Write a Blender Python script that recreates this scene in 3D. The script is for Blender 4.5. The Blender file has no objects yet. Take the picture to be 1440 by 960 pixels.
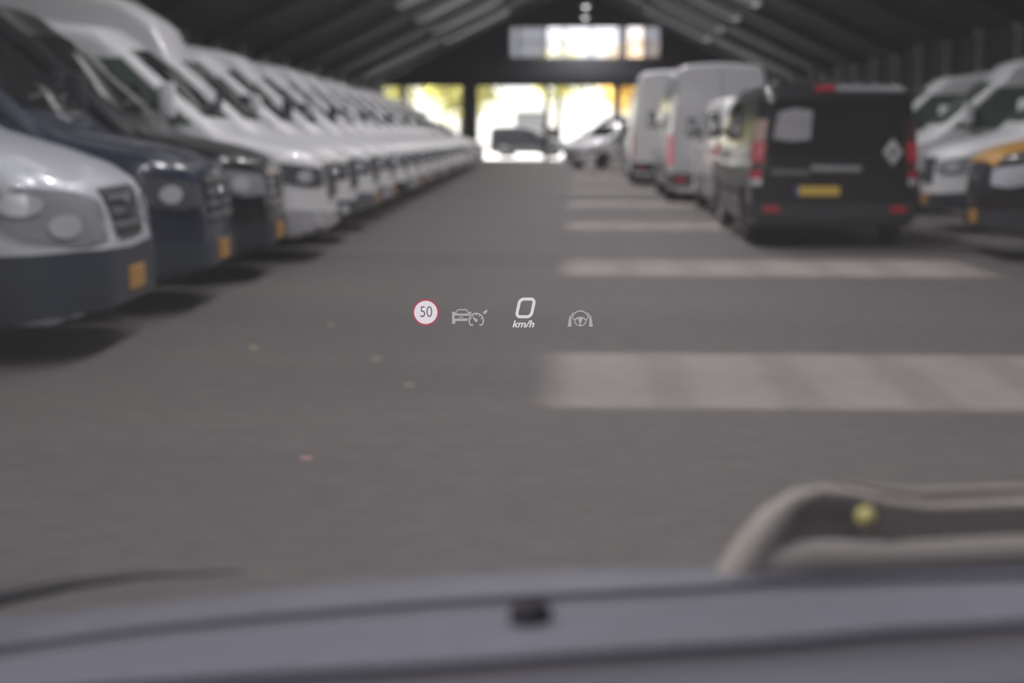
import bpy, bmesh, math, random
from mathutils import Vector, Matrix
from mathutils.bvhtree import BVHTree
R = math.radians
rnd = random.Random(5)
scene = bpy.context.scene
COL = scene.collection

# ------------------------------------------------------------------ camera
PITCH, YAW, EYE = R(8.25), R(2.55), 1.32
cam = bpy.data.cameras.new('camera')
cam.lens = 50; cam.sensor_width = 36; cam.clip_start = .05; cam.clip_end = 600
cam.dof.use_dof = True
cam.dof.focus_distance = 2.4
cam.dof.aperture_fstop = 2.7
camera = bpy.data.objects.new('camera', cam)
camera.location = (0, 0, EYE)
camera.rotation_euler = (R(90) - PITCH, 0, YAW)
COL.objects.link(camera)
scene.camera = camera

# ------------------------------------------------------------------ daylight
world = bpy.data.worlds.new('sky'); scene.world = world
world.use_nodes = True
wn = world.node_tree.nodes; wl = world.node_tree.links
bg = wn['Background']
tc = wn.new('ShaderNodeTexCoord'); sp = wn.new('ShaderNodeSeparateXYZ'); cr = wn.new('ShaderNodeValToRGB')
cr.color_ramp.elements[0].position = .0; cr.color_ramp.elements[0].color = (.93, .92, .90, 1)
cr.color_ramp.elements[1].position = .8; cr.color_ramp.elements[1].color = (.80, .86, .96, 1)
wl.new(tc.outputs['Generated'], sp.inputs[0]); wl.new(sp.outputs['Z'], cr.inputs[0]); wl.new(cr.outputs[0], bg.inputs[0])
bg.inputs[1].default_value = 2.1

sun = bpy.data.lights.new('sun', 'SUN'); sun.energy = 36.0; sun.angle = R(1.2); sun.color = (1, .95, .90)
sun_o = bpy.data.objects.new('sun', sun); COL.objects.link(sun_o)
sun_o.rotation_euler = Vector((1, 0, -1)).to_track_quat('-Z', 'Y').to_euler()

scene.view_settings.view_transform = 'Standard'
scene.view_settings.look = 'None'
scene.view_settings.exposure = 0.0
scene.view_settings.gamma = 1.0
scene.view_settings.use_curve_mapping = False

# ------------------------------------------------------------------ materials
def mat(name, col, rough=.5, metal=0, coat=0, spec=.5, emit=None, es=0, var=0, vscale=6):
    m = bpy.data.materials.new(name); m.use_nodes = True
    nt = m.node_tree; b = nt.nodes['Principled BSDF']
    c = tuple(col) + (1,)
    b.inputs['Base Color'].default_value = c
    b.inputs['Roughness'].default_value = rough
    b.inputs['Metallic'].default_value = metal
    b.inputs['Coat Weight'].default_value = coat
    b.inputs['Coat Roughness'].default_value = .06
    b.inputs['Specular IOR Level'].default_value = spec
    if emit:
        b.inputs['Emission Color'].default_value = tuple(emit) + (1,)
        b.inputs['Emission Strength'].default_value = es
    if var:
        n = nt.nodes.new('ShaderNodeTexNoise'); n.inputs['Scale'].default_value = vscale; n.inputs['Detail'].default_value = 4
        t = nt.nodes.new('ShaderNodeTexCoord'); nt.links.new(t.outputs['Object'], n.inputs['Vector'])
        r = nt.nodes.new('ShaderNodeValToRGB')
        r.color_ramp.elements[0].position = .3; r.color_ramp.elements[1].position = .7
        r.color_ramp.elements[0].color = tuple(max(0, v * (1 - var)) for v in col) + (1,)
        r.color_ramp.elements[1].color = tuple(v * (1 + var) for v in col) + (1,)
        nt.links.new(n.outputs[0], r.inputs[0]); nt.links.new(r.outputs[0], b.inputs['Base Color'])
    return m

def emission(name, col, s):
    m = bpy.data.materials.new(name); m.use_nodes = True; nt = m.node_tree; nt.nodes.clear()
    o = nt.nodes.new('ShaderNodeOutputMaterial'); e = nt.nodes.new('ShaderNodeEmission')
    e.inputs[0].default_value = tuple(col) + (1,); e.inputs[1].default_value = s
    nt.links.new(e.outputs[0], o.inputs[0]); return m

def clear_pane(name, tint, haze, hazecol, gloss=.04):
    """thin glazing: mostly clear, some light scattered by dirt, a little gloss"""
    m = bpy.data.materials.new(name); m.use_nodes = True; nt = m.node_tree; nt.nodes.clear()
    N = nt.nodes.new; o = N('ShaderNodeOutputMaterial')
    t = N('ShaderNodeBsdfTransparent'); t.inputs[0].default_value = tuple(tint) + (1,)
    d = N('ShaderNodeBsdfTranslucent'); d.inputs[0].default_value = tuple(hazecol) + (1,)
    g = N('ShaderNodeBsdfGlossy'); g.inputs['Roughness'].default_value = .03
    n = N('ShaderNodeTexNoise'); n.inputs['Scale'].default_value = 3
    mr = N('ShaderNodeMapRange'); mr.inputs['To Min'].default_value = haze * .7; mr.inputs['To Max'].default_value = haze * 1.3
    nt.links.new(n.outputs[0], mr.inputs[0])
    a = N('ShaderNodeMixShader'); b = N('ShaderNodeMixShader'); b.inputs[0].default_value = gloss
    nt.links.new(mr.outputs[0], a.inputs[0]); nt.links.new(t.outputs[0], a.inputs[1]); nt.links.new(d.outputs[0], a.inputs[2])
    nt.links.new(a.outputs[0], b.inputs[1]); nt.links.new(g.outputs[0], b.inputs[2]); nt.links.new(b.outputs[0], o.inputs[0])
    return m

def floor_material():
    m = mat('worn_concrete', (.2, .19, .19), .72, spec=.22)
    nt = m.node_tree; b = nt.nodes['Principled BSDF']; N = nt.nodes.new
    t = N('ShaderNodeTexCoord')
    n1 = N('ShaderNodeTexNoise'); n1.inputs['Scale'].default_value = .35; n1.inputs['Detail'].default_value = 6
    n2 = N('ShaderNodeTexNoise'); n2.inputs['Scale'].default_value = 7; n2.inputs['Detail'].default_value = 8
    mp = N('ShaderNodeMapping'); mp.inputs['Scale'].default_value = (.5, 1.6, 1)
    r1 = N('ShaderNodeValToRGB'); r1.color_ramp.elements[0].position = .3; r1.color_ramp.elements[1].position = .72
    r1.color_ramp.elements[0].color = (.114, .102, .101, 1); r1.color_ramp.elements[1].color = (.146, .131, .126, 1)
    r2 = N('ShaderNodeValToRGB'); r2.color_ramp.elements[0].position = .34; r2.color_ramp.elements[1].position = .66
    r2.color_ramp.elements[0].color = (.90, .90, .90, 1); r2.color_ramp.elements[1].color = (1.06, 1.06, 1.06, 1)
    mx = N('ShaderNodeMix'); mx.data_type = 'RGBA'; mx.blend_type = 'MULTIPLY'; mx.inputs[0].default_value = 1
    nt.links.new(t.outputs['Object'], mp.inputs[0]); nt.links.new(mp.outputs[0], n1.inputs['Vector']); nt.links.new(t.outputs['Object'], n2.inputs['Vector'])
    nt.links.new(n1.outputs[0], r1.inputs[0]); nt.links.new(n2.outputs[0], r2.inputs[0])
    nt.links.new(r1.outputs[0], mx.inputs[6]); nt.links.new(r2.outputs[0], mx.inputs[7])
    nt.links.new(mx.outputs[2], b.inputs['Base Color'])
    bu = N('ShaderNodeBump'); bu.inputs['Strength'].default_value = .05; bu.inputs['Distance'].default_value = .01
    nt.links.new(n2.outputs[0], bu.inputs['Height']); nt.links.new(bu.outputs[0], b.inputs['Normal'])
    return m

M = dict(
    floor=floor_material(),
    roof=mat('dark_roof_sheet', (.030, .031, .037), .8, var=.2, vscale=2),
    rafter=mat('grey_rafter_steel', (.045, .045, .052), .6),
    wall=mat('dark_wall_cladding', (.034, .034, .040), .8, var=.2),
    endwall=mat('end_wall_cladding', (.075, .076, .086), .8, var=.2),
    post=mat('pale_post_paint', (.42, .42, .43), .6, var=.1),
    darkpost=mat('dark_column_steel', (.05, .05, .055), .6),
    rooflight=clear_pane('rooflight_sheet', (.48, .475, .475), .2, (.5, .5, .5), .03),
    gable=clear_pane('gable_glass', (.95, .95, .98), .25, (.8, .8, .85), .04),
    gable_dirty=clear_pane('dusty_gable_glass', (.50, .50, .54), .5, (.35, .35, .37), .04),
    screen=clear_pane('windscreen_glass', (.97, .975, .975), .01, (.7, .7, .75), .012),
    white=mat('white_van_paint', (.80, .80, .82), .35, coat=.4, spec=.4),
    silver=mat('pale_silver_paint', (.62, .645, .70), .32, metal=.1, coat=.5),
    navy=mat('navy_van_paint', (.012, .021, .046), .3, coat=.5),
    black=mat('black_van_paint', (.010, .010, .013), .30, coat=.35, spec=.35),
    grey=mat('light_grey_van_paint', (.43, .43, .45), .35, coat=.4),
    orange=mat('orange_yellow_paint', (.56, .29, .045), .4, coat=.3),
    lilac=mat('pale_lilac_paint', (.50, .50, .58), .4, coat=.4),
    plastic=mat('black_bumper_plastic', (.028, .030, .036), .55),
    bluplastic=mat('slate_bumper_plastic', (.030, .040, .056), .5),
    trim=mat('mid_grey_trim', (.15, .15, .16), .5),
    glass=mat('dark_vehicle_glass', (.013, .015, .016), .06, spec=.42),
    green=mat('green_tinted_glass', (.085, .125, .108), .12, spec=.5),
    lamp=mat('headlamp_lens', (.66, .67, .70), .15, metal=.2, coat=1),
    lampdark=mat('headlamp_housing', (.10, .10, .11), .2, coat=1),
    chrome=mat('chrome', (.65, .65, .68), .22, metal=1),
    red=mat('red_lens', (.50, .02, .045), .25, coat=.6),
    lampmid=mat('grey_headlamp_shell', (.30, .31, .34), .12, coat=1), curb=mat('pale_curb', (.62, .62, .64), .7),
    litlens=mat('highlit_pink_lens', (.42, .26, .25), .3, coat=.5), redlens=mat('dark_red_lens', (.07, .012, .018), .3, coat=.5), strip=mat('brushed_strip', (.30, .30, .32), .45), bright=mat('sunlit_white_paint', (.90, .90, .90), .35, coat=.4),
    redprint=mat('red_print', (.75, .22, .18), .5),
    amber=mat('orange_plate', (.50, .26, .06), .5),
    yellow=mat('yellow_plate', (.72, .50, .09), .45),
    blue=mat('blue_plate_band', (.05, .10, .32), .45),
    tyre=mat('tyre_rubber', (.016, .016, .017), .8),
    rim=mat('wheel_rim', (.24, .24, .25), .4, metal=.5),
    under=mat('underbody', (.008, .008, .009), .9),
    glare=mat('pale_reflection', (.36, .36, .39), .6, var=.12, vscale=9),
    dash=mat('dash_grey_vinyl', (.056, .056, .077), .65, var=.08, vscale=40),
    cowl=mat('cowl_grey', (.046, .046, .064), .6, var=.1, vscale=20),
    slot=mat('dark_slot', (.021, .020, .027), .8),
    hood=mat('instrument_hood_vinyl', (.034, .035, .050), .6),
    taupe=mat('taupe_reflection', (.165, .150, .143), .7, var=.1, vscale=30),
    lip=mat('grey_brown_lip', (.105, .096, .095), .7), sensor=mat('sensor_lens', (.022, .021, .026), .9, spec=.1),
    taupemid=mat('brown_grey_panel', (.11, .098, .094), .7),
    taupedark=mat('dark_reflection', (.075, .068, .070), .8),
    yelspot=mat('yellow_spot', (.27, .24, .075), .5),
    rubber=mat('wiper_rubber', (.02, .019, .022), .7),
    yard=mat('pale_paving', (.42, .42, .42), .8, var=.1, vscale=.5),
    building=mat('white_render_wall', (.82, .82, .80), .8),
    leaf=mat('yellow_green_leaves', (.36, .34, .07), .7, var=.5, vscale=.7),
    leafo=mat('autumn_orange_leaves', (.55, .36, .06), .7, var=.4, vscale=.7),
    bark=mat('bark', (.06, .05, .04), .9),
    pendant=mat('pendant_enamel', (.40, .40, .41), .4),
    bulb=emission('lit_bulb', (1, .97, .98), 3.0),
    hudw=emission('display_white', (.84, .80, .83), .88),
    hudsign=emission('display_sign_white', (.82, .76, .80), .95),
    hudred=emission('display_red', (.46, .08, .12), .85),
    huddark=emission('display_dark', (.10, .09, .10), .85),
    hudg=emission('display_grey', (.50, .48, .50), .85),
    litter=mat('dry_leaf', (.55, .48, .30), .8), litterr=mat('pink_scrap', (.36, .22, .21), .8), litterd=mat('dark_stain_leaf', (.12, .112, .105), .8),
)

# ------------------------------------------------------------------ helpers
def link(o, parent=None):
    COL.objects.link(o)
    if parent: o.parent = parent
    return o

def obj(name, me, m=None, parent=None):
    o = bpy.data.objects.new(name, me)
    if m is not None and not me.materials: me.materials.append(m)
    return link(o, parent)

def tag(o, label=None, cat=None, group=None, kind=None):
    if label: o['label'] = label
    if cat: o['category'] = cat
    if group: o['group'] = group
    if kind: o['kind'] = kind
    return o

def thing(name, label, cat, loc=(0, 0, 0), rz=0, group=None):
    o = bpy.data.objects.new(name, None); o.empty_display_size = .2
    o.location = loc; o.rotation_euler = (0, 0, rz); COL.objects.link(o)
    return tag(o, label, cat, group)

def bmmesh(bm, name, smooth=True, ang=35):
    bmesh.ops.recalc_face_normals(bm, faces=bm.faces[:])
    me = bpy.data.meshes.new(name); bm.to_mesh(me); bm.free()
    if smooth:
        for p in me.polygons: p.use_smooth = True
        me.set_sharp_from_angle(angle=R(ang))
    return me

def add_box(bm, c, s, rot=None, bev=0):
    r = bmesh.ops.create_cube(bm, size=1)
    vs = r['verts']
    mtx = Matrix.Translation(Vector(c)) @ (rot.to_4x4() if rot else Matrix()) @ Matrix.Diagonal((s[0], s[1], s[2], 1))
    bmesh.ops.transform(bm, matrix=mtx, verts=vs)
    if bev:
        es = list({e for v in vs for e in v.link_edges})
        bmesh.ops.bevel(bm, geom=es, offset=bev, segments=2, affect='EDGES', profile=.6)

def box_mesh(name, c, s, rot=None, bev=0):
    bm = bmesh.new(); add_box(bm, c, s, rot, bev); return bmmesh(bm, name, bev > 0)

def add_tube(bm, pts, radii, n=10):
    rings = []
    for i, p in enumerate(pts):
        p = Vector(p); a = Vector(pts[max(i - 1, 0)]); b = Vector(pts[min(i + 1, len(pts) - 1)])
        t = (b - a).normalized(); u = t.orthogonal() if abs(t.z) > .9 else t.cross(Vector((0, 0, 1)))
        u.normalize(); w = t.cross(u); r = radii[i] if isinstance(radii, (list, tuple)) else radii
        rings.append([bm.verts.new(p + (u * math.cos(2 * math.pi * k / n) + w * math.sin(2 * math.pi * k / n)) * r) for k in range(n)])
    for a, b in zip(rings, rings[1:]):
        for k in range(n): bm.faces.new((a[k], a[(k + 1) % n], b[(k + 1) % n], b[k]))
    bm.faces.new(rings[0][::-1]); bm.faces.new(rings[-1])

def add_lathe(bm, prof, n=28, axis='y', c=(0, 0, 0)):
    """prof: (r, h) pairs revolved about the axis"""
    rings = []
    for r, h in prof:
        ring = []
        for k in range(n):
            a = 2 * math.pi * k / n; u, v = r * math.cos(a), r * math.sin(a)
            p = (u, h, v) if axis == 'y' else (u, v, h) if axis == 'z' else (h, u, v)
            ring.append(bm.verts.new(Vector(p) + Vector(c)))
        rings.append(ring)
    for a, b in zip(rings, rings[1:]):
        for k in range(n): bm.faces.new((a[k], a[(k + 1) % n], b[(k + 1) % n], b[k]))
    if prof[0][0] > 1e-4: bm.faces.new(rings[0][::-1])
    if prof[-1][0] > 1e-4: bm.faces.new(rings[-1])

# ------------------------------------------------------------------ the hall
HW, EAVE, RIDGE, YB, YF = 10.8, 4.1, 9.25, -26.0, 80.0
SL = (RIDGE - EAVE) / HW
def struct(name, me, m, parent=None):
    o = obj(name, me, m, parent)
    if not parent: o['kind'] = 'structure'
    return o
struct('floor', box_mesh('floor', (0, (YB + YF) / 2, -.1), (2 * HW + .6, YF - YB, .2)), M['floor'])
struct('trim_1', box_mesh('trim_1', (0, 140, -.11), (120, 120, .2)), M['yard'])
struct('wall_left', box_mesh('wall_left', (-HW - .15, (YB + YF) / 2, EAVE / 2), (.3, YF - YB, EAVE)), M['wall'])
struct('wall_right', box_mesh('wall_right', (HW + .15, (YB + YF) / 2, EAVE / 2), (.3, YF - YB, EAVE)), M['wall'])

# roof sheets, left open where the rooflights sit: every 6.65 m
BAY = 6.65
lights_y = [7.75 + BAY * k for k in range(-4, 11)]
XA, XB = 3.58, 6.66                      # rooflight strip, distance from the ridge line
YW = .88
def roof_z(x): return RIDGE - SL * abs(x)
ceil = bpy.data.objects.new('ceiling', None); COL.objects.link(ceil); ceil['kind'] = 'structure'
def slope_box(bm, s, x0, x1, y0, y1, dz, th):
    p = []
    for z in (0, th):
        for (x, y) in ((x0, y0), (x1, y0), (x1, y1), (x0, y1)): p.append(bm.verts.new((s * x, y, roof_z(x) + dz + z)))
    for f in ((0, 1, 2, 3), (7, 6, 5, 4), (0, 4, 5, 1), (1, 5, 6, 2), (2, 6, 7, 3), (3, 7, 4, 0)): bm.faces.new([p[i] for i in f])
for s in (-1, 1):
    edges = [YB]
    for y in lights_y: edges += [y - YW, y + YW]
    edges.append(YF)
    bm = bmesh.new()
    slope_box(bm, s, -.01, XA, YB, YF, .12, .1); slope_box(bm, s, XB, HW + .4, YB, YF, .12, .1)
    obj('roof_sheet', bmmesh(bm, 'roof_sheet', False), M['roof'], ceil)
    for a, b in zip(edges[::2], edges[1::2]):
        bm = bmesh.new(); slope_box(bm, s, XA, XB, a, b, .12, .1)
        obj('roof_sheet', bmmesh(bm, 'roof_sheet', False), M['roof'], ceil)
    for y in lights_y:
        q = (XB - XA) / 7
        for k in range(7):
            bm = bmesh.new(); slope_box(bm, s, XA + q * k, XA + q * (k + 1), y - YW, y + YW, .42, .01)
            obj('rooflight_pane', bmmesh(bm, 'rooflight_pane', False), M['rooflight'], ceil)
        bm = bmesh.new()
        for k in range(8):
            x = XA + q * k; slope_box(bm, s, x - .014, x + .014, y - YW, y + YW, .43, .025)
        obj('rooflight_bars', bmmesh(bm, 'rooflight_bars', False), M['rafter'], ceil)
        bm = bmesh.new()
        slope_box(bm, s, XA, XB, y - YW - .06, y - YW, .02, .42); slope_box(bm, s, XA, XB, y + YW, y + YW + .06, .02, .42)
        slope_box(bm, s, XA - .06, XA, y - YW, y + YW, .02, .42); slope_box(bm, s, XB, XB + .06, y - YW, y + YW, .02, .42)
        obj('rooflight_curb', bmmesh(bm, 'rooflight_curb', False), M['curb'], ceil)
# rafters, one pair every half bay, and purlins along the hall
ry = YB + .5
raft = [y + YW + .16 for y in lights_y]
rme = {}
for s in (-1, 1):
    bm = bmesh.new(); slope_box(bm, s, 0, HW, -.09, .09, -.22, .30); rme[s] = bmmesh(bm, 'rafter', False)
for y in raft:
    if not YB < y < YF: continue
    for s in (-1, 1):
        o = obj('rafter', rme[s], M['rafter'], ceil); o.location = (0, y, 0)
for s in (-1, 1):
    for x in (1.6, 3.35, 6.85, 8.0, 9.4):
        bm = bmesh.new(); slope_box(bm, s, x - .04, x + .04, YB, YF, .02, .1)
        obj('purlin', bmmesh(bm, 'purlin', False), M['roof'], ceil)
obj('ridge_beam', box_mesh('ridge_beam', (0, (YB + YF) / 2, RIDGE - .1), (.22, YF - YB, .3)), M['rafter'], ceil)

# pale posts along both walls
pm = bmesh.new(); add_box(pm, (0, 0, EAVE / 2), (.17, .17, EAVE)); add_box(pm, (0, 0, EAVE - .12), (.3, .24, .22)); add_box(pm, (0, 0, .06), (.32, .32, .12))
post_me = bmmesh(pm, 'wall_post', False)
for s, wl_ in ((-1, 'wall_left'), (1, 'wall_right')):
    w = bpy.data.objects[wl_]
    for k in range(32):
        y = -21.05 + k * BAY / 2
        if y > YF - 1: break
        o = obj('wall_post', post_me, M['post'], w); o.location = (s * (HW - .12), y, 0)

# end wall with the wide opening, the gable window and dark columns
GX, GZ0, GZ1, OPEN = 4.15, 5.50, 7.25, 4.02
bm = bmesh.new()
def prism(pts, y0, y1):
    a = [bm.verts.new((x, y0, z)) for x, z in pts]; b = [bm.verts.new((x, y1, z)) for x, z in pts]
    bm.faces.new(a); bm.faces.new(b[::-1]); n = len(pts)
    for k in range(n): bm.faces.new((a[k], b[k], b[(k + 1) % n], a[(k + 1) % n]))
CX = .45
prism([(-HW, OPEN), (HW, OPEN), (HW, EAVE + .28), (CX + GX, GZ0), (CX - GX, GZ0), (-HW, EAVE + .28)], YF - .15, YF + .15)
prism([(-HW, EAVE + .28), (CX - GX, GZ0), (CX - GX, roof_z(CX - GX) + .28)], YF - .15, YF + .15)
prism([(HW, EAVE + .28), (CX + GX, roof_z(CX + GX) + .28), (CX + GX, GZ0)], YF - .15, YF + .15)
prism([(CX - GX, GZ1), (CX + GX, GZ1), (CX + GX, roof_z(CX + GX) + .28), (0, RIDGE + .28), (CX - GX, roof_z(CX - GX) + .28)], YF - .15, YF + .15)
ew = struct('wall_back', bmmesh(bm, 'wall_back', False), M['endwall'])
obj('lintel', box_mesh('lintel', (0, YF - .25, OPEN + .22), (2 * HW - .3, .25, .5)), M['rafter'], ew)
for x, w_ in ((-9.6, .35), (-5.9, .85), (-1.65, .28), (2.25, .40), (6.2, .4), (10.1, .5)):
    obj('column', box_mesh('column', (x, YF, OPEN / 2), (w_, .4, OPEN), bev=.03), M['darkpost'], ew)
bm = bmesh.new()
prism([(-HW, OPEN), (HW, OPEN), (HW, EAVE + .28), (0, RIDGE + .28), (-HW, EAVE + .28)], YB - .15, YB + .15)
prism([(-HW, 0), (-7.5, 0), (-7.5, OPEN), (-HW, OPEN)], YB - .15, YB + .15); prism([(7.5, 0), (HW, 0), (HW, OPEN), (7.5, OPEN)], YB - .15, YB + .15)
struct('wall_front', bmmesh(bm, 'wall_front', False), M['endwall'])
win = bpy.data.objects.new('window_1', None); COL.objects.link(win); win['kind'] = 'structure'
gx = [0, .062, .245, .365, .545, .725, .775, .89, 1.0]
kinds = ['d', 'd', 'c', 'c', 'c', 'd', 'c', 'd']
kinds = ['d', 'd', 'c', 'c', 'c', 'd', 'c', 'd']
bars = bmesh.new()
for k in range(8):
    x0, x1 = CX - GX + 2 * GX * gx[k], CX - GX + 2 * GX * gx[k + 1]
    obj('pane', box_mesh('pane', ((x0 + x1) / 2, YF, (GZ0 + GZ1) / 2), (x1 - x0 - .08, .02, GZ1 - GZ0 - .04)), M['gable' if kinds[k] == 'c' else 'gable_dirty'], win)
for g in gx: add_box(bars, (CX - GX + 2 * GX * g, YF, (GZ0 + GZ1) / 2), (.09, .12, GZ1 - GZ0))
for z in (GZ0, GZ1): add_box(bars, (CX, YF, z), (2 * GX, .12, .1))
add_box(bars, (CX - GX * .42, YF, (GZ0 + GZ1) / 2), (GX * .9, .08, .06))
add_box(bars, (CX + GX * .72, YF, (GZ0 + GZ1) / 2), (GX * .4, .08, .06))
obj('window_frame', bmmesh(bars, 'window_frame', False), M['darkpost'], win)

# pendant lamps under the ridge
pb = bmesh.new(); add_lathe(pb, [(.05, .34), (.09, .30), (.12, .16), (.26, .02), (.28, -.06), (.25, -.06), (.10, .12), (.02, .14)], 20, 'z')
shade_me = bmmesh(pb, 'lamp_shade')
cb = bmesh.new(); add_tube(cb, [(0, 0, .3), (0, 0, 1.35)], .012, 6); cord_me = bmmesh(cb, 'cord')
bb = bmesh.new(); bmesh.ops.create_uvsphere(bb, u_segments=12, v_segments=8, radius=.12); bulb_me = bmmesh(bb, 'bulb')
lamp_words = ['first', 'second', 'third', 'fourth', 'fifth', 'sixth', 'seventh', 'eighth', 'ninth', 'tenth', 'eleventh', 'twelfth', 'thirteenth', 'fourteenth', 'fifteenth', 'sixteenth']
lamp_y = [y for y in [79.0 - BAY * k for k in range(16)] if y > -21]
def lamp_light(parent):
    l = bpy.data.lights.new('lamp_light', 'SPOT'); l.energy = 960; l.spot_size = R(150); l.spot_blend = .6; l.shadow_soft_size = .25; l.color = (1, .965, .98)
    o = bpy.data.objects.new('lamp_light', l); o.location = (0, 0, -.2); link(o, parent)
for i, y in enumerate(lamp_y):
    t = thing('pendant_lamp', 'small pendant lamp under the dark ridge, %s from the far gable window' % lamp_words[i], 'lamp', (.45, y, RIDGE - 1.55), 0, 'pendant lamps under the ridge')
    obj('lamp_shade', shade_me, M['pendant'], t); obj('cord', cord_me, M['darkpost'], t); obj('bulb', bulb_me, M['bulb'], t).location = (0, 0, -.04)
    lamp_light(t)

# ------------------------------------------------------------------ vehicles
def interp(pts, x):
    """pts sorted with x falling from 0 to -L"""
    if x >= pts[0][0]: return pts[0][1]
    for (a, za), (b, zb) in zip(pts, pts[1:]):
        if a >= x >= b: return za + (zb - za) * (x - a) / (b - a) if a != b else zb
    return pts[-1][1]

class Body:
    def __init__(s, L, W, top, sill, wheels, wr, tumble, nose=.55, nosew=.62, rcorner=.16, crown=.04, belt=1.2):
        s.L, s.W, s.top, s.sill, s.wheels, s.wr, s.tumble, s.nose, s.nosew, s.rc, s.crown, s.belt = L, W, top, sill, wheels, wr, tumble, nose, nosew, rcorner, crown, belt
        xs = {0.0, -L}
        for d in (.01, .025, .045, .07, .1, .14, .19, .25, .32, .4, .5): xs.add(-d)
        for x, _ in top: xs.add(round(x, 3))
        for w in wheels:
            for k in range(15): xs.add(round(w + (wr + .09) * math.cos(math.pi * k / 14), 3))
        x = -.5
        while x > -L: xs.add(round(x, 3)); x -= .16
        for d in (.02, .06, .12): xs.add(-L + d)
        s.xs = sorted((x for x in xs if -L <= x <= 0), reverse=True)
        bm = bmesh.new(); rings = []
        for x in s.xs: rings.append([bm.verts.new(p) for p in s.section(x)])
        n = len(rings[0])
        for a, b in zip(rings, rings[1:]):
            for k in range(n): bm.faces.new((a[k], b[k], b[(k + 1) % n], a[(k + 1) % n]))
        bm.faces.new(rings[0]); bm.faces.new(rings[-1][::-1])
        bmesh.ops.recalc_face_normals(bm, faces=bm.faces[:])
        s.bvh = BVHTree.FromBMesh(bm)
        s.me = bmmesh(bm, 'body', True, 42)
    def half(s, x):
        w = s.W
        if x > -s.nose:
            u = (x + s.nose) / s.nose; w *= 1 - (1 - s.nosew) * u ** 3.2
        d = x + s.L
        if d < .12: w *= 1 - .035 * (1 - d / .12) ** 2
        return w
    def zt(s, x):
        z = (interp(s.top, x - .02) + interp(s.top, x) * 2 + interp(s.top, x + .02)) / 4
        return z
    def zb(s, x):
        z = s.sill + (.06 if x > -.25 else 0) * (1 if x > -.12 else .5)
        for w in s.wheels:
            r = s.wr + .08; d = abs(x - w)
            if d < r: z = max(z, s.wr + math.sqrt(r * r - d * d))
        return z
    def section(s, x):
        w = s.half(x); zt = s.zt(x); zb = min(s.zb(x), zt - .1); r = min(s.rc, (zt - zb) * .4)
        def f(z):
            v = w
            if z < .8: v -= .05 * ((.8 - z) / .6) ** 2
            if z > s.belt: v -= s.tumble * (z - s.belt) * (1 + .35 * (z - s.belt))
            return v
        h = [(0, zb), (f(zb) * .6, zb), (f(zb) - .03, zb)]
        N = 10; z0 = zb + .03; z1 = zt - s.crown - r
        if z1 < z0 + .01: z1 = z0 + .01
        for k in range(N + 1): z = z0 + (z1 - z0) * k / N; h.append((f(z), z))
        ye = f(z1) - r; zc = z1; top_e = zt - s.crown
        for k in range(1, 6):
            a = math.pi / 2 * k / 5
            h.append((ye + r * math.cos(a), zc + (top_e - zc) * math.sin(a)))
        for k in (.75, .5, .25): h.append((ye * k, top_e + s.crown * (1 - k * k)))
        pts = [(x, -y, z) for y, z in h]
        pts.append((x, 0, zt))
        pts += [(x, y, z) for y, z in h[:0:-1]]
        return pts
    def cast(s, o, d):
        hit = s.bvh.ray_cast(Vector(o), Vector(d).normalized())
        return hit[0], hit[1]

# ray maps: (a, b) -> origin, direction
def from_side(sg): return lambda a, b: ((a, sg * 3, b), (0, -sg, 0))          # a = x, b = z
def from_front(a, b): return ((3, a, b), (-1, 0, 0))                            # a = y, b = z
def from_rear(L): return lambda a, b: ((-L - 3, a, b), (1, 0, 0))
def from_top(a, b): return ((a, b, 6), (0, 0, -1))                              # a = x, b = y
def round_front(a, b):                                                          # a = angle from straight ahead (deg), b = z
    c = Vector((-1.05, 0, b)); d = Vector((math.cos(R(a)), math.sin(R(a)) * 1.0, 0)); return (c + d * 4, -d)
def round_rear(L):
    def f(a, b):
        c = Vector((-L + 1.05, 0, b)); d = Vector((-math.cos(R(a)), math.sin(R(a)), 0)); return (c + d * 4, -d)
    return f

def patch(body, name, low, high, ray, off=.012, nv=6, nu=10, skirt=.03):
    """a shaped pane or panel lying on the body between two edge lines, with its own thickness"""
    def along(line, t):
        f = t * (len(line) - 1); i = min(int(f), len(line) - 2); u = f - i
        return tuple(line[i][q] + (line[i + 1][q] - line[i][q]) * u for q in (0, 1))
    bm = bmesh.new(); g = []; inn = {}
    for i in range(nu + 1):
        t = i / nu; A = along(low, t); B = along(high, t); row = []
        for j in range(nv + 1):
            v = j / nv; a, b = A[0] + (B[0] - A[0]) * v, A[1] + (B[1] - A[1]) * v
            o, d = ray(a, b); p, n = body.cast(o, d)
            if p is None:
                row.append(None); continue
            n = n if n.dot(Vector(d)) < 0 else -n
            vv = bm.verts.new(p + n * off); inn[vv] = (p, n); row.append(vv)
        g.append(row)
    for i in range(nu):
        for j in range(nv):
            q = (g[i][j], g[i + 1][j], g[i + 1][j + 1], g[i][j + 1])
            if None not in q:
                try: bm.faces.new(q)
                except ValueError: pass
    bmesh.ops.recalc_face_normals(bm, faces=bm.faces[:])
    be = [e for e in bm.edges if e.is_boundary]
    r = bmesh.ops.extrude_edge_only(bm, edges=be)
    for v in r['geom']:
        if isinstance(v, bmesh.types.BMVert):
            src = min((q for q in inn), key=lambda q: (q.co - v.co).length_squared)
            v.co -= inn[src][1] * skirt
    bmesh.ops.delete(bm, geom=[v for v in bm.verts if not v.link_faces], context='VERTS')
    return bmmesh(bm, name, True, 50)

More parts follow.
